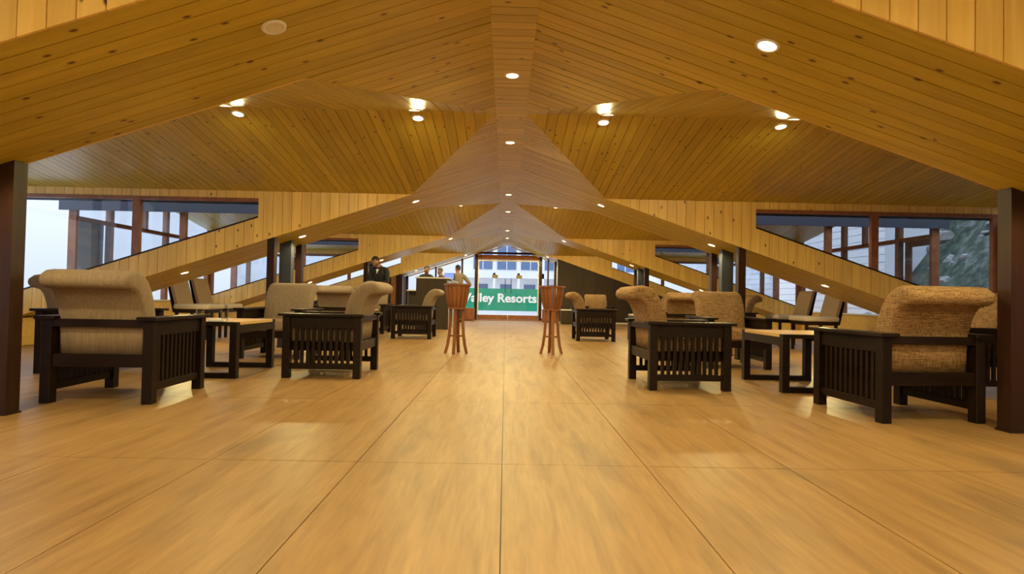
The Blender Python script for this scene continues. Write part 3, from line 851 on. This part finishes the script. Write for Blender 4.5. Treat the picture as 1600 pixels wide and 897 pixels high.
for k, (xa, xb) in enumerate(((-.995, .067), (.073, 1.135))):
    d = struct(empty('door_%d' % (11 + k)), 'glass entrance door leaf')
    box('bottom_rail', (xa, ye - .02, .03), (xb, ye + .02, .19), 'frame_wood', d)
    box('top_rail', (xa, ye - .02, 2.05), (xb, ye + .02, 2.10), 'white_trim', d)
    oe = (xa, xa + .04) if k == 0 else (xb - .04, xb)
    box('stile', (oe[0], ye - .02, .19), (oe[1], ye + .02, 2.05), 'white_trim', d)
    box('pane', (xa + (.04 if k == 0 else 0), ye - .004, .19), (xb - (.04 if k else 0), ye + .004, 2.05), 'pane_glass', d)
    hx_ = (xb - .10) if k == 0 else (xa + .10)
    bar('handle', (hx_, ye - .05, .95), (hx_, ye - .05, 1.45), .022, .022, 'black_metal', d, up=(0, 1, 0))
    sx_ = xa + (.50 if k == 0 else .27)
    box('sticker', (sx_, ye - .008, 1.46), (sx_ + .20, ye - .005, 1.58), 'sticker', d)

# reception counter
rc = empty('reception_counter', (-1.77, 13.4, 0))
box('front_panel', (-.40, 0, 0), (.34, .04, 1.22), 'panel_dark', rc)
box('side_panel', (.34, 0, 0), (.38, 2.6, 1.18), 'counter_grey', rc)
box('end_trim', (.30, -.02, 0), (.385, 0.0, .98), 'panel_dark', rc)
box('worktop', (-.42, -.02, 1.22), (.40, .62, 1.255), 'white_trim', rc)
box('long_worktop', (-.10, .62, 1.18), (.40, 2.62, 1.215), 'counter_grey', rc)
box('back_panel', (-.40, .04, 0), (-.36, .6, 1.22), 'panel_dark', rc)
tag(rc, 'tall dark reception counter with grey side beside the aisle', 'counter')
mo = empty('monitor', (-1.50, 14.6, 1.217), R(-8))
box('base', (-.10, -.07, 0), (.10, .07, .015), 'black_metal', mo); box('neck', (-.02, -.01, .015), (.02, .01, .08), 'black_metal', mo)
bz = box('bezel', (-.13, -.012, .03), (.13, .012, .19), 'black_metal', mo); box('screen', (-.12, -.015, .04), (.12, -.0125, .18), 'screen_blue', mo)
tag(mo, 'small monitor glowing blue on the reception counter', 'monitor')
# side shelf left of counter
sh = empty('reception_shelf', (-2.52, 15.2, 0))
box('shelf_board', (-.17, -.15, .93), (.17, .15, .955), 'white_trim', sh); box('shelf_board', (-.17, -.15, .5), (.17, .15, .525), 'white_trim', sh)
box('cabinet', (-.17, -.14, 0), (.17, .15, .5), 'panel_dark', sh); box('back_panel', (-.17, .13, .525), (.17, .15, .93), 'panel_dark', sh)
tag(sh, 'dark shelf unit with pale boards behind the reception chair', 'shelf')
def low_chest(x, y, w, d, h, name, label, top):
    o = empty(name, (x, y, 0))
    box('body', (-w / 2, -d / 2, .03), (w / 2, d / 2, h - .03), 'frame_wood' if top == 'frame_wood' else 'panel_dark', o)
    box('lid', (-w / 2 - .01, -d / 2 - .01, h - .03), (w / 2 + .01, d / 2 + .01, h), top, o)
    box('plinth', (-w / 2 + .02, -d / 2 + .02, 0), (w / 2 - .02, d / 2 - .02, .03), 'panel_dark', o)
    box('door_panel', (-w / 2 + .03, -d / 2 - .008, .07), (-.01, -d / 2, h - .07), 'frame_wood' if top == 'frame_wood' else 'panel_dark', o)
    box('door_panel', (.01, -d / 2 - .008, .07), (w / 2 - .03, -d / 2, h - .07), 'frame_wood' if top == 'frame_wood' else 'panel_dark', o)
    return tag(o, label, 'cabinet')
low_chest(-1.31, 18.85, .5, .35, .42, 'low_chest', 'small brown chest left of the glass entrance doors', 'frame_wood')
low_chest(1.46, 18.75, .46, .35, .42, 'low_chest', 'small brown chest right of the glass entrance doors', 'frame_wood')
low_chest(2.05, 17.6, .62, .4, .46, 'low_cabinet', 'low dark cabinet with pale top against the dark panel wall', 'white_trim')

# ------------------------------------------------------------------ people
def skin_mesh(name, pts, edges, mat, parent, sub=2, root=0):
    me = bpy.data.meshes.new(name)
    me.from_pydata([p[0] for p in pts], edges, [])
    o = put(name, me, None, parent)
    me.materials.append(M[mat])
    md = o.modifiers.new('skin', 'SKIN'); md.use_smooth_shade = True
    me.skin_vertices[0].data[root].use_root = True
    for v, p in zip(me.skin_vertices[0].data, pts):
        r = p[1] if isinstance(p[1], tuple) else (p[1], p[1])
        v.radius = r
    sb = o.modifiers.new('sub', 'SUBSURF'); sb.levels = sub; sb.render_levels = sub
    bpy.context.view_layer.update()
    dg = bpy.context.evaluated_depsgraph_get()
    m2 = bpy.data.meshes.new_from_object(o.evaluated_get(dg))
    o.modifiers.clear(); o.data = m2
    if not m2.materials: m2.materials.append(M[mat])
    for p in m2.polygons: p.use_smooth = True
    return o
def ellipsoid(name, c, r, mat, parent, cut=None, mtx=None):
    bm = bmesh.new(); bmesh.ops.create_uvsphere(bm, u_segments=16, v_segments=10, radius=1)
    for v in bm.verts: v.co = Vector((c[0] + v.co.x * r[0], c[1] + v.co.y * r[1], c[2] + v.co.z * r[2]))
    if cut: cut(bm)
    return from_bm(name, bm, mat, parent, mtx, smooth=True)
def person(x, y, deg, h, label, top, hair, nod=0.0, turn=0.0, arms='down', lean=0.0, shirt=False):
    """built at 1.75 m, facing +Y locally, then scaled to height h"""
    root = empty('person', (x, y, 0), R(deg)); k = h / 1.75
    root.scale = (k, k, k)
    hy = lean                                  # forward shift of the shoulders
    sh = [Vector((s * .19, hy * .9, 1.43)) for s in (-1, 1)]
    if arms == 'down': el = [Vector((s * .25, hy + .01, 1.15)) for s in (-1, 1)]; wr = [Vector((s * .20, hy + .17, .95)) for s in (-1, 1)]
    elif arms == 'front': el = [Vector((s * .24, hy + .05, 1.14)) for s in (-1, 1)]; wr = [Vector((s * .09, hy + .28, 1.10)) for s in (-1, 1)]
    else:  # hands on hips
        el = [Vector((s * .39, -.08, 1.16)) for s in (-1, 1)]; wr = [Vector((s * .21, .02, 1.01)) for s in (-1, 1)]
    neck = Vector((0, hy + .005, 1.50)); hb = Vector((0, hy + .02 + nod * .05, 1.548 - nod * .03))
    pts = [((0, 0, .96), (.15, .105)), ((0, hy * .4, 1.15), (.135, .095)), ((0, hy * .8, 1.33), (.165, .11)), ((0, hy * .95, 1.44), (.09, .075)), (neck, .055)]
    ed = [(0, 1), (1, 2), (2, 3), (3, 4)]
    # head inside the same mesh: neck > skull base > skull > crown, with chin and nose
    fw = Vector((math.sin(turn), math.cos(turn), 0))
    hc = hb + Vector((0, 0, .09)) + fw * (.02 + .05 * nod)
    up = (Vector((0, 0, 1)) + fw * nod * .8).normalized(); fo = (fw - Vector((0, 0, 1)) * nod * .8).normalized()
    b0 = len(pts)
    pts += [(hc - up * .065 + fo * .012, (.062, .07)), (hc, (.074, .088)), (hc + up * .065 - fo * .008, (.066, .078)), (hc + up * .10 - fo * .012, (.035, .045))]
    ed += [(4, b0), (b0, b0 + 1), (b0 + 1, b0 + 2), (b0 + 2, b0 + 3)]
    pts += [(hc - up * .02 + fo * .098, (.012, .012)), (hc - up * .085 + fo * .062, (.03, .022))]
    ed += [(b0 + 1, len(pts) - 2), (b0, len(pts) - 1)]
    side = fo.cross(up)
    for s in (-1, 1):
        pts.append((hc + side * s * .082 - fo * .01 - up * .01, (.010, .022))); ed.append((b0 + 1, len(pts) - 1))
    for j in (0, 1):
        s = (-1, 1)[j]
        a = len(pts)
        pts += [(sh[j], .058), (el[j], .042), (wr[j], .028)]
        ed += [(3, a), (a, a + 1), (a + 1, a + 2)]
        d = (wr[j] - el[j]).normalized(); lat = Vector((0, 0, 1)).cross(d); lat = lat.normalized() if lat.length > .1 else Vector((1, 0, 0))
        palm = wr[j] + d * .07; pts.append((palm, (.034, .018))); ed.append((a + 2, a + 3))
        for q, (o_, ln) in enumerate(((-.030, .062), (-.010, .075), (.010, .07), (.029, .052))):
            f0 = palm + lat * o_ + d * .03; f1 = f0 + d * ln * .55 + Vector((0, 0, -.008)); f2 = f1 + d * ln * .45 + Vector((0, 0, -.02))
            e = len(pts); pts += [(f0, .009), (f1, .0085), (f2, .007)]; ed += [(a + 3, e), (e, e + 1), (e + 1, e + 2)]
        th0 = wr[j] + d * .03 - lat * s * .03; e = len(pts)
        pts += [(th0, .011), (th0 - lat * s * .025 + d * .03, .009)]; ed += [(a + 2, e), (e, e + 1)]
        l = len(pts)
        pts += [((s * .095, 0, .90), .088), ((s * .10, .01, .50), .058), ((s * .10, -.015, .09), .042), ((s * .105, .10, .035), (.04, .03))]
        ed += [(0, l), (l, l + 1), (l + 1, l + 2), (l + 2, l + 3)]
    skin_mesh('body', pts, ed, 'skin', root)
    # clothing
    g = .014
    jp = [((0, 0, .90), (.17 + g, .12 + g)), ((0, hy * .4, 1.14), (.15 + g, .11 + g)), ((0, hy * .8, 1.33), (.178 + g, .122 + g)), ((0, hy * .95, 1.45), (.10, .085))]
    je = [(0, 1), (1, 2), (2, 3)]
    for j in (0, 1):
        a = len(jp); jp += [(sh[j], .074), (el[j], .060), (wr[j] - (wr[j] - el[j]).normalized() * .02, .046)]; je += [(3, a), (a, a + 1), (a + 1, a + 2)]
    jk = skin_mesh('jacket' if shirt else 'shirt', jp, je, top, root)
    tp = [((0, 0, .97), (.165, .12))]; te = []
    for s in (-1, 1):
        a = len(tp); tp += [((s * .10, 0, .86), .105), ((s * .105, .01, .50), .078), ((s * .105, -.015, .10), .066)]; te += [(0, a), (a, a + 1), (a + 1, a + 2)]
    skin_mesh('trousers', tp, te, 'trouser', root)
    for s in (-1, 1):
        cushion_box('shoe', (s * .105 - .048, -.075, 0), (s * .105 + .048, .19, .085), 'hair', root, .03)
    if shirt:
        v0 = Vector((0, hy * .9 + .125, 1.32))
        prism('collar', [v0 + Vector((-.035, -.02, .13)), v0 + Vector((.035, -.02, .13)), v0 + Vector((0, .018, .02))], (0, -.02, 0), 'shirt_white', root)
    mt = Matrix.Translation(hc) @ Matrix((( side.x, fo.x, up.x, 0), (side.y, fo.y, up.y, 0), (side.z, fo.z, up.z, 0), (0, 0, 0, 1)))
    def cut(bm):
        dele = [v for v in bm.verts if v.co.z < .02 + (.9 * v.co.y if v.co.y > 0 else .35 * v.co.y)]
        bmesh.ops.delete(bm, geom=dele, context='VERTS')
    ellipsoid('hair', (0, -.012, .035), (.088, .104, .108), hair, root, cut, mt)
    for s in (-1, 1):
        ellipsoid('eye', (s * .03, .084, .005), (.011, .008, .007), 'shirt_white', root, None, mt)
        ellipsoid('eyebrow', (s * .03, .09, .026), (.018, .006, .004), hair, root, None, mt)
    ellipsoid('mouth', (0, .082, -.062), (.022, .007, .006), 'frame_wood', root, None, mt)
    return tag(root, label, 'person')
person(-2.82, 12.58, 165, 1.66, 'standing person in black jacket looking down, behind the far left armchairs', 'suit_black', 'hair', nod=1.0, turn=.3, arms='front', lean=.12, shirt=True)
person(-2.33, 16.2, 215, 1.66, 'person in dark clothes behind the reception counter, leftmost of three', 'suit_black', 'hair_grey', nod=.1, turn=.4, arms='down')
person(-1.93, 16.7, 70, 1.64, 'person behind the reception counter with only the head showing, middle of three', 'suit_black', 'hair_grey', nod=.35, turn=0, arms='down')
person(-1.50, 17.3, 25, 1.76, 'person in tan shirt with hands on hips, seen from behind by the entrance glazing', 'shirt_tan', 'hair', arms='hips')

# ------------------------------------------------------------------ outside
struct(box('ground', (-60, -30, -1.2), (60, 80, -1.1), 'concrete'), 'pale ground outside')
struct(box('floor', (-30, -12, -.2), (-7.05, 30, -.1), 'white_paint'), 'white bounce deck added outside the left windows to brighten the ceiling')  # added white surface that bounces daylight up onto the left ceiling
ter = struct(box('floor', (-5, YEND + .06, -.14), (6, 27, -.03), 'concrete'), 'pale terrace outside the entrance')
bn = empty('banner', (-.22, 21.6, 0))
box('sheet', (-1.46, 0, .28), (1.46, .03, 1.14), 'green_banner', bn)
for x in (-1.44, 1.44): bar('pole', (x, .05, -.03), (x, .05, 1.16), .04, .04, 'white_trim', bn, up=(0, 1, 0))
fc = bpy.data.curves.new('lettering', 'FONT'); fc.body = 'Valley Resorts'; fc.size = .46; fc.extrude = .004; fc.bevel_depth = .014; fc.bevel_resolution = 1; fc.align_x = 'CENTER'
fo = bpy.data.objects.new('lettering', fc); COL.objects.link(fo)
bpy.context.view_layer.update()
me = bpy.data.meshes.new_from_object(fo.evaluated_get(bpy.context.evaluated_depsgraph_get()))
bpy.data.objects.remove(fo)
me.materials.clear(); me.materials.append(M['letter_white'])
xs = [v.co.x for v in me.vertices]; wtx = max(xs) - min(xs)
lt = put('lettering', me, None, bn); lt.rotation_euler = (R(90), 0, 0); lt.location = (.0, -.012, .62); lt.scale = (2.86 / wtx, 1.0, 1)
tag(bn, 'green banner with bold white lettering outside the glass doors', 'banner')
# hotel building beyond
hb = empty('building', (0, 34, 0))
box('facade', (-2.6, 0, -1.1), (9, 6, 6.5), 'white_paint', hb)
box('balcony_slab', (-2.7, -.9, 1.95), (9, 0, 2.25), 'white_paint', hb)
for q in range(7):
    x = -2.0 + q * 1.45
    w = box('window', (x, -.04, 2.5), (x + 1.15, 0.02, 4.3), 'building_window', hb)
    box('mullion', (x + .55, -.06, 2.5), (x + .60, -.04, 4.3), 'white_paint', w)
    w = box('window', (x + .2, -.04, .1), (x + .9, 0.02, 1.6), 'building_window', hb)
    box('pillar', (x + 1.22, -.9, -1.1), (x + 1.36, -.78, 5.0), 'white_paint', hb)
tag(hb, 'white building with blue-grey windows beyond the entrance doors', 'building')
# clad building and mossy hillside to the right
sb = empty('clad_building', (9.6, 14.0, -1.1))
box('body', (0, 0, 0), (6, 14, 5.2), 'white_paint', sb)
for q in range(24):
    box('siding_board', (-.03, -.02, .2 + q * .2), (0, 14, .2 + q * .2 + .185), 'white_paint', sb)
tag(sb, 'pale horizontally clad building outside the right windows', 'building')
bm = bmesh.new(); nx, ny = 26, 40
from mathutils import noise as mn_
g = []
for a in range(nx + 1):
    row = []
    for c in range(ny + 1):
        x = 8.2 + a * .32; y = -6 + c * .5
        z = -1.1 + (x - 8.2) * 1.35 + .45 * mn_.noise(Vector((x * .8, y * .8, 0))) + .2 * mn_.noise(Vector((x * 2.3, y * 2.3, 3)))
        row.append(bm.verts.new((x, y, z if a else -1.15)))
    g.append(row)
for a in range(nx):
    for c in range(ny): bm.faces.new((g[a][c], g[a + 1][c], g[a + 1][c + 1], g[a][c + 1]))
hs_ = struct(from_bm('hillside', bm, 'mossy_hill', None, smooth=False), 'steep mossy hillside outside the right windows')
for q in range(90):
    x = random.uniform(9.3, 11.4); y = random.uniform(6.5, 14.5)
    z = -1.1 + (x - 8.2) * 1.35 + .45 * mn_.noise(Vector((x * .8, y * .8, 0))) + .2 * mn_.noise(Vector((x * 2.3, y * 2.3, 3)))
    bm = bmesh.new(); bmesh.ops.create_icosphere(bm, subdivisions=2, radius=random.choice((.06, .09, .13, .2)) * random.uniform(.8, 1.3))
    sc = Vector((random.uniform(.5, .8), random.uniform(.9, 1.5), random.uniform(.5, .9)))
    for v in bm.verts:
        v.co = Vector((v.co.x * sc.x, v.co.y * sc.y, v.co.z * sc.z)) * (1 + .5 * mn_.noise(v.co * 9 + Vector((q, 0, 0))))
    o = from_bm('stone', bm, 'rock_pale', hs_); o.location = (x, y, z)
